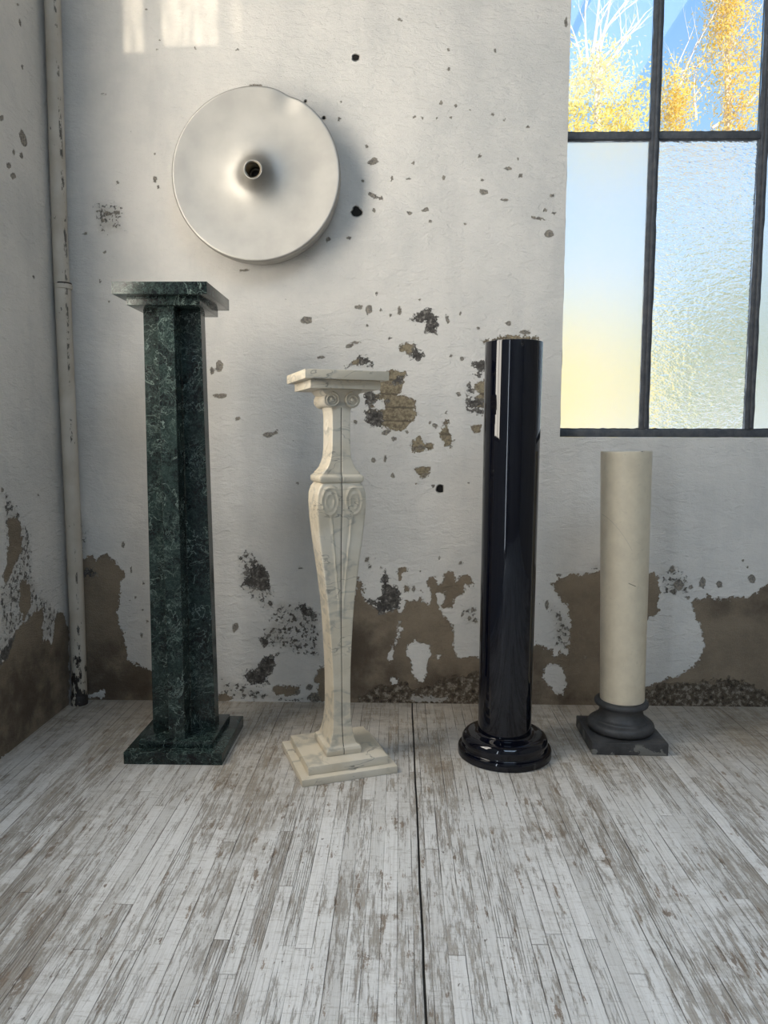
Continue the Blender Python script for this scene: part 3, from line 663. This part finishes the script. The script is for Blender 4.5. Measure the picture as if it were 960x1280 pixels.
# ------------------------------------------------------------------ corner pipe
def corner_pipe():
    r = .0235; x = WALL_X+.0325; y = WALL_Y-.040
    t = empty('drain_pipe', (x, y, 0), label='flaking painted metal pipe running up the room corner', cat='pipe')
    zj = 1.318
    def wob(z): return .003*math.sin(z*3.1+.4), .0
    b = MB(); zz = np.linspace(zj+.002, CEIL-.002, 30); b.tube([(wob(z)[0]-.002, 0, z) for z in zz], r*.97, 28); b.build('upper_pipe', M['pipe'], t, 40)
    b = MB(); zz = np.linspace(.001, zj-.012, 30); b.tube([(wob(z)[0], 0, z) for z in zz], r, 28); b.build('lower_pipe', M['pipe'], t, 40)
    b = MB(); b.lathe([(r*1.0, zj-.014), (r*1.10, zj-.012), (r*1.12, zj-.002), (r*1.05, zj+.001), (r*.98, zj+.0012)], 32); b.build('pipe_joint', M['pipe'], t, 40)
    b = MB(); b.lathe([(r*1.01, zj+.0004), (r*1.03, zj+.004), (r*.99, zj+.0055)], 32); b.build('joint_seal', M['rust'], t, 40)
    b = MB(); b.lathe([(r*1.01, .0), (r*1.12, .001), (r*1.12, .028), (r*1.02, .032)], 32); b.build('pipe_foot', M['pipe'], t, 40)
    b = MB(); b.tube([(-.028, .012, zj-.05), (-.024, .002, zj-.03), (-.022, -.002, zj-.012)], .006, 10); b.build('pipe_hook', M['rust'], t, 40)
corner_pipe()

# ------------------------------------------------------------------ green marble pedestal
def green_pedestal():
    cx, cy = -.5925, 1.978
    t = empty('green_marble_pedestal', (cx, cy, 0), label='tall dark green marble pedestal with a cross shaped shaft', cat='pedestal', group='pedestals and columns standing along the wall')
    m = M['green']
    slab('plinth', m, t, -.130, .130, -.133, .133, 0, .032, .0015)
    slab('plinth_step', m, t, -.1005, .098, -.099, .099, .0322, .050, .0015)
    def cross(z, L, wd, ox):
        h = wd/2
        return [(ox+x, y, z) for x, y in ((-h, -L), (h, -L), (h, -h), (L, -h), (L, h), (h, h), (h, L), (-h, L), (-h, h), (-L, h), (-L, -h), (-h, -h))]
    b = MB(); prev = None
    for i in range(25):
        q = i/24; rg = b.ring(cross(.0502 + q*(1.1868-.0502), .087 - .0115*q, .043 + .001*q, -.0015 - .006*q))
        if prev: b.quadstrip(prev, rg)
        else: b.f.append(tuple(reversed(rg)))
        prev = rg
    b.f.append(tuple(prev))
    me = b.mesh('shaft'); bm = bmesh.new(); bm.from_mesh(me)
    es = [e for e in bm.edges if len(e.link_faces) == 2 and e.calc_face_angle(0) > .8 and abs(e.verts[0].co.z-e.verts[1].co.z) > .01]
    bmesh.ops.bevel(bm, geom=es, offset=.0012, segments=1, affect='EDGES'); bm.to_mesh(me); bm.free()
    link('shaft', me, m, t, 30)
    slab('necking_slab', m, t, -.100, .086, -.094, .094, 1.187, 1.2088, .0015)
    slab('top_slab', m, t, -.1265, .1115, -.120, .120, 1.209, 1.2395, .0015)
green_pedestal()

# ------------------------------------------------------------------ carved cream marble pedestal
def cream_pedestal():
    t = empty('carved_marble_pedestal', (-.163, 1.8875, 0), math.radians(20.5), label='veined cream marble pedestal with a carved bulging shaft', cat='pedestal', group='pedestals and columns standing along the wall')
    m = M['cream']
    slab('plinth', m, t, -.125, .125, -.1245, .1245, 0, .0185, .002)
    slab('plinth_step', m, t, -.105, .105, -.105, .105, .0187, .0405, .002)
    prof = [(.0407, .046, .063), (.046, .0475, .0645), (.053, .048, .065), (.060, .0455, .062), (.063, .0400, .058), (.066, .0365, .0565), (.08, .0315, .053), (.10, .027, .0495), (.13, .0243, .046), (.17, .0235, .0445), (.225, .0235, .0445), (.28, .0252, .0435), (.33, .0280, .042), (.385, .0318, .040), (.438, .0362, .039), (.49, .0425, .0395), (.542, .0492, .0405), (.60, .0570, .043), (.65, .0620, .0465), (.69, .0640, .0500), (.715, .0625, .0510), (.730, .0580, .050), (.7395, .0515, .047), (.7415, .0500, .0455), (.7430, .0535, .0475), (.7465, .0570, .050), (.752, .0582, .0508), (.758, .0570, .050), (.7620, .0530, .0475), (.7635, .0500, .0458), (.7670, .0495, .0455), (.772, .0440, .0448), (.780, .0370, .0440), (.79, .0320, .0437), (.803, .0275, .0437), (.825, .0243, .0440), (.86, .0235, .0445), (.91, .0235, .0450), (.922, .0245, .0455), (.93, .027, .0465)]
    Z = np.array([p[0] for p in prof]); HX = np.array([p[1] for p in prof]); HY = np.array([p[2] for p in prof])
    zs = np.unique(np.concatenate([np.linspace(.0407, .93, 260), Z]))
    N = 36
    uu = np.linspace(-1, 1, N+1)
    def ell(x, z, cx, cz, a, b, w):
        r = math.sqrt(((x-cx)/a)**2 + ((z-cz)/b)**2); return math.exp(-((r-1)/w)**2)
    def front(x, z):
        h = 0.
        h -= .0016*math.exp(-(x/.0011)**2)
        for sgn in (-1, 1):
            cx = sgn*.0315
            if .62 < z < .745:
                h += .0034*ell(x, z, cx, .697, .0205, .034, .13) + .0028*ell(x, z, cx, .695, .0105, .020, .22)
            if .38 < z < .668:
                q = (z-.44)/(.664-.44); lx = sgn*(.006 + .0215*max(q, 0.)); f = min(1, max(0, (z-.38)/.06))*min(1, max(0, (.668-z)/.02))
                h += .0026*f*math.exp(-((x-lx)/.0022)**2) - .0014*f*math.exp(-((x-lx*.80)/.003)**2)
        return h
    def side(y, z):
        h = 0.
        if .55 < z < .735:
            f = math.sin((z-.55)/.185*math.pi)
            h += .0030*f*ell(y, z, 0, .70, .024, .026, .22) + .0022*f*ell(y, z, .006, .698, .010, .011, .35)
            h += .0022*f*math.exp(-((y-.020*math.sin((z-.55)*48))/.004)**2) - .001*f*math.exp(-(y/.003)**2)
        if .77 < z < .90:
            f = math.sin((z-.77)/.13*math.pi)
            h += .0022*f*math.exp(-((y-.016*math.sin((z-.77)*95))/.0045)**2) + .0018*ell(y, z, -.004, .885, .011, .011, .4)
        if .42 < z < .56:
            for cz in (.455, .485, .515): h += .0020*ell(y, z, 0, cz, .010, .010, .4)
        if .05 < z < .20:
            f = math.sin((z-.05)/.15*math.pi); h += .0022*f*(math.exp(-((abs(y)-.022)/.004)**2) + .7*math.exp(-(y/.004)**2))
        if .0 < z < .93: h -= .0009*math.exp(-((abs(y)-.034)/.0018)**2)
        return h
    b = MB(); prev = None
    for z in zs:
        hx = float(np.interp(z, Z, HX)); hy = float(np.interp(z, Z, HY)); ring = []; rc = .0022
        def edge(u): return 1. if abs(u) < .999 else 0.
        def soft(u, h): # ease the corners
            e = max(0, (abs(u)-.93)/.07); return -rc*.8*e*e
        for u in uu[:-1]: ring.append((u*hx, -hy - (front(u*hx, z) + soft(u, 0))*edge(u), z) if edge(u) else (-(hx-rc*.5), -(hy-rc*.5), z))
        for u in uu[:-1]: ring.append((hx + (side(u*hy, z) + soft(u, 0))*edge(u), u*hy, z) if edge(u) else (hx-rc*.5, -(hy-rc*.5), z))
        for u in uu[:-1]: ring.append((-u*hx, hy + (front(u*hx, z) + soft(u, 0))*edge(u), z) if edge(u) else (hx-rc*.5, hy-rc*.5, z))
        for u in uu[:-1]: ring.append((-hx - (side(u*hy, z) + soft(u, 0))*edge(u), -u*hy, z) if edge(u) else (-(hx-rc*.5), hy-rc*.5, z))
        rg = b.ring(ring)
        if prev: b.quadstrip(prev, rg)
        else: b.f.append(tuple(reversed(rg)))
        prev = rg
    b.f.append(tuple(prev)); sh = b.build('shaft', m, t, 38)
    for s, hy in ((-1, .0652), (1, .0652)):
        pass
    # the glued joint down the middle of the front and of the back
    for s in (-1, 1):
        q = MB(); last = None
        for z in zs[::3]:
            hy = float(np.interp(z, Z, HY)); y = s*(hy - .0010)
            rg = q.ring([(-.0009, y, z), (.0009, y, z), (.0009, y+s*.0004, z), (-.0009, y+s*.0004, z)])
            if last: q.quadstrip(last, rg)
            last = rg
        q.build('joint_line', M['seam'], sh)
    # ionic capital: a block with a pair of bolsters that end in spirals
    c = MB(); prev = None
    for z, hx, hy in ((.9302, .027, .047), (.945, .030, .049), (.958, .038, .051), (.9665, .047, .054), (.971, .050, .056), (.9735, .050, .056)):
        rg = c.ring([(-hx, -hy, z), (hx, -hy, z), (hx, hy, z), (-hx, hy, z)])
        if prev: c.quadstrip(prev, rg)
        else: c.f.append(tuple(reversed(rg)))
        prev = rg
    c.f.append(tuple(prev)); cap = c.build('capital', m, t, 30)
    for s in (-1, 1):
        v = MB(); R = .0205; cx, cz = s*.0265, .9485
        rings = []
        for q in range(21):
            y = -.056 + .112*q/20; e = abs(q-10)/10; r = R*(.80 + .20*e**2.2) if .05 < e < .97 else (R*.80 if e <= .05 else R*.93)
            rg = v.ring([(cx + r*math.cos(a), y, cz + r*math.sin(a)) for a in [2*math.pi*k/32 for k in range(32)]])
            if rings: v.quadstrip(rings[-1], rg)
            rings.append(rg)
        v.f.append(tuple(reversed(rings[0]))); v.f.append(tuple(rings[-1]))
        vo = v.build('volute', m, cap, 40)
        for sg in (-1, 1):
            sp = MB(); pts = []; rad = []
            for k in range(60):
                q = k/59; a = (math.pi/2 + s*q*2*math.pi*1.75); r = R*(.90 - .62*q)
                pts.append((cx + r*math.cos(a), sg*.0565, cz + r*math.sin(a))); rad.append(.0027 - .0010*q)
            sp.tube(pts, rad, 8); sp.build('spiral', m, vo, 60)
            bo = MB(); prev = None
            for k, (r, o) in enumerate(((.0062, 0), (.0056, .0024), (.0034, .0038), (.0008, .0043))):
                rg = bo.ring([(cx + r*math.cos(a), sg*(.056 + o), cz + r*math.sin(a)) for a in [2*math.pi*j/20 for j in range(20)]])
                if prev: bo.quadstrip(prev, rg)
                prev = rg
            bo.f.append(tuple(prev)); bo.build('eye', m, vo, 60)
    slab('abacus', m, t, -.0885, .0885, -.0885, .0885, .9737, .9945, .0018)
    slab('top_slab', m, t, -.1055, .1055, -.1045, .1045, .9947, 1.0170, .0022)
cream_pedestal()

# ------------------------------------------------------------------ black column
def black_column():
    t = empty('black_marble_column', (.2885, 1.946, 0), label='glossy black round marble column on a moulded base', cat='column', group='pedestals and columns standing along the wall')
    b = MB(); b.lathe([(.0716, 0), (.0722, .30), (.0732, .70), (.0742, 1.0325), (.0737, 1.0345), (.0725, 1.0352)], 128)
    o = b.build('shaft', M['black'], t, 40); o.location = (-.001, 0, .0666); o.rotation_euler = (0, .0055, 0)
    pr = [(.1235, 0), (.1260, .0015), (.1262, .0190), (.1245, .0218), (.1180, .0226), (.1160, .0238), (.1152, .0262), (.1155, .0285)]
    for k in range(13):
        a = math.radians(-20 + k*110/12); pr.append((.0945 + .0215*math.cos(a), .0395 + .0215*math.sin(a)))
    pr += [(.0865, .0618), (.0800, .0630), (.0745, .0648), (.0735, .0660)]
    b = MB(); b.lathe(pr, 128); b.build('base', M['black'], t, 50)
black_column()

# ------------------------------------------------------------------ pale column on a grey base
def pale_column():
    t = empty('limestone_column', (.6295, 2.037, 0), math.radians(-1.2), label='short beige stone column on a dark grey square base', cat='column', group='pedestals and columns standing along the wall')
    b = MB(); b.lathe([(.0608, 0), (.0610, .05), (.0645, .38), (.0676, .690), (.0676, .6955), (.0668, .6975)], 96)
    o = b.build('shaft', M['beige'], t, 40); o.location = (.002, 0, .1243); o.rotation_euler = (0, -.0175, 0)
    slab('plinth', M['slate'], t, -.1025, .1025, -.1005, .1005, 0, .0345, .003, 2)
    pr = [(.080, .0347)]
    for k in range(11):
        a = math.radians(-75 + k*150/10); pr.append((.0765 + .0150*math.cos(a), .0500 + .0150*math.sin(a)))
    pr += [(.0775, .0660), (.0758, .0668), (.0752, .0690)]
    for k in range(9):
        a = math.radians(k*90/8); pr.append((.0750 - .0158*math.sin(a), .0695 + .024*(1-math.cos(a)) + .003*math.sin(a)))
    pr += [(.0592, .1020), (.0605, .1065)]
    b = MB(); b.lathe(pr, 96); b.build('base_moulding', M['slate'], t, 50)
    b = MB(); b.lathe([(.0606, .1067), (.0700, .1072), (.0728, .1095), (.0738, .1140), (.0732, .1185), (.0705, .1218), (.0640, .1232), (.0610, .1237)], 96); b.build('collar', M['slate'], t, 50)
pale_column()

# ------------------------------------------------------------------ trees outside
def leaves(cent, n, size, spread, hang=0.):
    v = []; f = []
    for c in cent:
        for _ in range(n):
            p = Vector(c) + Vector((random.gauss(0, spread[0]), random.gauss(0, spread[1]), random.gauss(0, spread[2]) - abs(random.gauss(0, hang))))
            a = Vector((random.gauss(0, 1), random.gauss(0, 1), random.gauss(0, 1))).normalized(); b = a.orthogonal().normalized()
            s = size*random.uniform(.6, 1.3); i = len(v)
            v += [p - a*s, p + b*s*.55, p + a*s*1.1, p - b*s*.55]; f.append((i, i+1, i+2, i+3))
    me = bpy.data.meshes.new('foliage'); me.from_pydata([tuple(q) for q in v], [], f); return me
def branch(mb, p, d, L, r, depth, tips, bend=.18, up=.15):
    pts = [Vector(p)]; dd = Vector(d).normalized(); n = 6; rad = [r]
    for i in range(n):
        dd = (dd + Vector((random.gauss(0, bend), random.gauss(0, bend), random.gauss(0, bend)*.6 + up*.4))*.35).normalized()
        pts.append(pts[-1] + dd*L/n); rad.append(r*(1-.75*(i+1)/n))
    mb.tube(pts, rad, 6)
    tips.append(pts[-1]); tips.append(pts[-3])
    if depth:
        for i in range(2, n+1):
            if random.random() < .85:
                a = random.uniform(0, 6.28); side = Vector((math.cos(a), math.sin(a)*.7, random.uniform(.0, .9)))
                branch(mb, pts[i], (dd*.7 + side*.8), L*random.uniform(.38, .6), rad[i]*.62, depth-1, tips, bend, up)
def px_at(px, py, Y): return at_y(px, py, Y)
def birch(name, base_px, Y, top_py, label, leafmat, limbs, clumps, n, size, spread, hang, group=None):
    b0 = px_at(base_px, 540, Y); root = empty(name, (b0[0], Y, 0), label=label, cat='tree', group=group)
    rel = lambda P: (P[0]-b0[0], P[1]-Y, P[2])
    mb = MB(); top = px_at(base_px+6, top_py, Y)
    pts = [(0, 0, 0), (.05, 0, 1.5), (.0, .05, 3.0)]; e = rel(top)
    pts += [((e[0])*.5, .05, 3.0+(e[2]-3.0)*.5), (e[0], 0, e[2])]
    mb.tube(pts, [.16, .13, .10, .07, .03], 10)
    tips = []
    for (x0, y0, x1, y1, r) in limbs:
        p = Vector(rel(px_at(x0, y0, Y))); q = Vector(rel(px_at(x1, y1, Y)))
        branch(mb, p, q-p, (q-p).length, r, 2, tips)
    tr = mb.build('trunk', M['bark'], root, 60)
    cl = [rel(px_at(x, y, Y + random.uniform(-.5, .5))) for x, y in clumps]
    me = leaves(cl, n, size, spread, hang); link('foliage', me, leafmat, root)
    return root
YT = 10.5
cl = [(random.uniform(700, 775), random.uniform(75, 200)) for _ in range(46)] + [(random.gauss(780, 12), random.uniform(110, 180)) for _ in range(14)]
birch('birch_tree', 742, YT, 60, 'half bare birch with pale branches above yellow leaves, beyond the left clear pane', M['leaf_pale'],
      [(742, 90, 770, -10, .030), (740, 70, 752, -30, .026), (748, 95, 806, 20, .024), (752, 75, 800, 30, .018), (735, 80, 722, -20, .020), (745, 60, 790, -25, .022), (728, 80, 706, 20, .016)], cl, 95, .030, (.13, .3, .16), .05)
cl = [(random.gauss(928, 15), random.uniform(-60, 175)) for _ in range(40)] + [(random.gauss(846, 10), random.uniform(85, 150)) for _ in range(18)] + [(random.gauss(905, 9), random.uniform(-30, 70)) for _ in range(14)]
birch('birch_tree', 905, YT+4., -60, 'weeping birch hung with golden leaves, beyond the right clear pane', M['leaf_gold'],
      [(832, 150, 890, 10, .030), (835, 110, 862, 35, .020), (850, 90, 905, 70, .018), (870, 150, 862, 90, .030), (905, 150, 940, 20, .03), (890, 160, 955, 115, .03), (915, 60, 880, -30, .02)], cl, 170, .034, (.11, .3, .24), .20)
def bush(name, px0, px1, py, Y, mat, label, n):
    b0 = px_at((px0+px1)/2, 540, Y); root = empty(name, (b0[0], Y, 0), label=label, cat='tree')
    mb = MB(); w = (px1-px0)/F*Y/2; top = px_at(480, py, Y)[2]; tips = []
    mb.tube([(0, 0, 0), (0, 0, 1.4), (.1, 0, top*.75)], [.2, .16, .05], 8)
    for k in range(9):
        a = 2*math.pi*k/9; branch(mb, (0, 0, 1.2+.2*k/3), (math.cos(a), math.sin(a)*.5, .8), w*.8, .05, 1, tips)
    mb.build('trunk', M['bark'], root, 60)
    cl = []
    while len(cl) < n:
        x, z = random.uniform(-1, 1), random.uniform(-1, 1)
        if x*x+z*z < 1: cl.append((x*w, random.uniform(-1, 1)*.8, top*.55 + z*top*.45))
    link('foliage', leaves(cl, 110, .13, (.4, .5, .35)), mat, root)
bush('maple_tree', 620, 800, 400, 20., M['leaf_lemon'], 'round yellow tree glowing through the left frosted pane', 90)
bush('field_maple_tree', 838, 1010, 345, 27., M['leaf_green'], 'low green tree seen blurred through the rippled right pane', 60)

# ------------------------------------------------------------------ world and lights
wd = bpy.data.worlds.new('sky'); S.world = wd; wd.use_nodes = True; nt = wd.node_tree; nt.nodes.clear()
tc = nt.nodes.new('ShaderNodeTexCoord'); sx = nt.nodes.new('ShaderNodeSeparateXYZ'); rp = nt.nodes.new('ShaderNodeValToRGB')
bg = nt.nodes.new('ShaderNodeBackground'); wo = nt.nodes.new('ShaderNodeOutputWorld')
nt.links.new(tc.outputs['Generated'], sx.inputs[0]); nt.links.new(sx.outputs[2], rp.inputs[0]); nt.links.new(rp.outputs[0], bg.inputs[0]); nt.links.new(bg.outputs[0], wo.inputs[0])
cr = rp.color_ramp; cr.elements[0].position = 0; cr.elements[0].color = (.72, .80, .86, 1); cr.elements[1].position = 1; cr.elements[1].color = (.10, .28, .75, 1)
for p, c in ((.12, (.72, .86, .97, 1)), (.36, (.37, .64, .97, 1)), (.60, (.19, .45, .92, 1))):
    e = cr.elements.new(p); e.color = c
bg.inputs[1].default_value = 1.1
def area(name, loc, rot, sx_, sy_, power, color):
    l = bpy.data.lights.new(name, 'AREA'); l.shape = 'RECTANGLE'; l.size = sx_; l.size_y = sy_; l.energy = power; l.color = color
    o = bpy.data.objects.new(name, l); COL.objects.link(o); o.location = loc; o.rotation_euler = rot; return o
# daylight standing in the left window and the glazed door
area('window_daylight', (WALL_X-.09, (LW[0]+LW[1])/2, (LW[2]+LW[3])/2), (0, -math.pi/2, 0), LW[3]-LW[2], LW[1]-LW[0], 44, (1., .92, .79))
area('door_daylight', (WALL_X-.09, (LD[0]+LD[1])/2, (LD[2]+LD[3])/2), (0, -math.pi/2, 0), LD[3]-LD[2], LD[1]-LD[0], 30, (.78, .88, 1.))
area('skylight_daylight', ((SK[0]+SK[1])/2, (SK[2]+SK[3])/2, CEIL+.02), (0, 0, 0), SK[1]-SK[0], SK[3]-SK[2], 56, (.64, .82, 1.))
sl = bpy.data.lights.new('sun', 'SUN'); sl.energy = 5.0; sl.angle = math.radians(.2); sl.color = (1., .94, .84)
so = bpy.data.objects.new('sun', sl); COL.objects.link(so); so.location = (0, -6, 8)
so.rotation_euler = Vector(SUN_D).to_track_quat('-Z', 'Y').to_euler()

S.view_settings.view_transform = 'Standard'; S.view_settings.look = 'None'; S.view_settings.gamma = 1; S.view_settings.exposure = 0.12
S.view_settings.use_curve_mapping = False
S.cycles.use_denoising = True; S.cycles.max_bounces = 10; S.cycles.diffuse_bounces = 6; S.cycles.transmission_bounces = 8; S.cycles.transparent_max_bounces = 12
S.cycles.sample_clamp_indirect = 6.
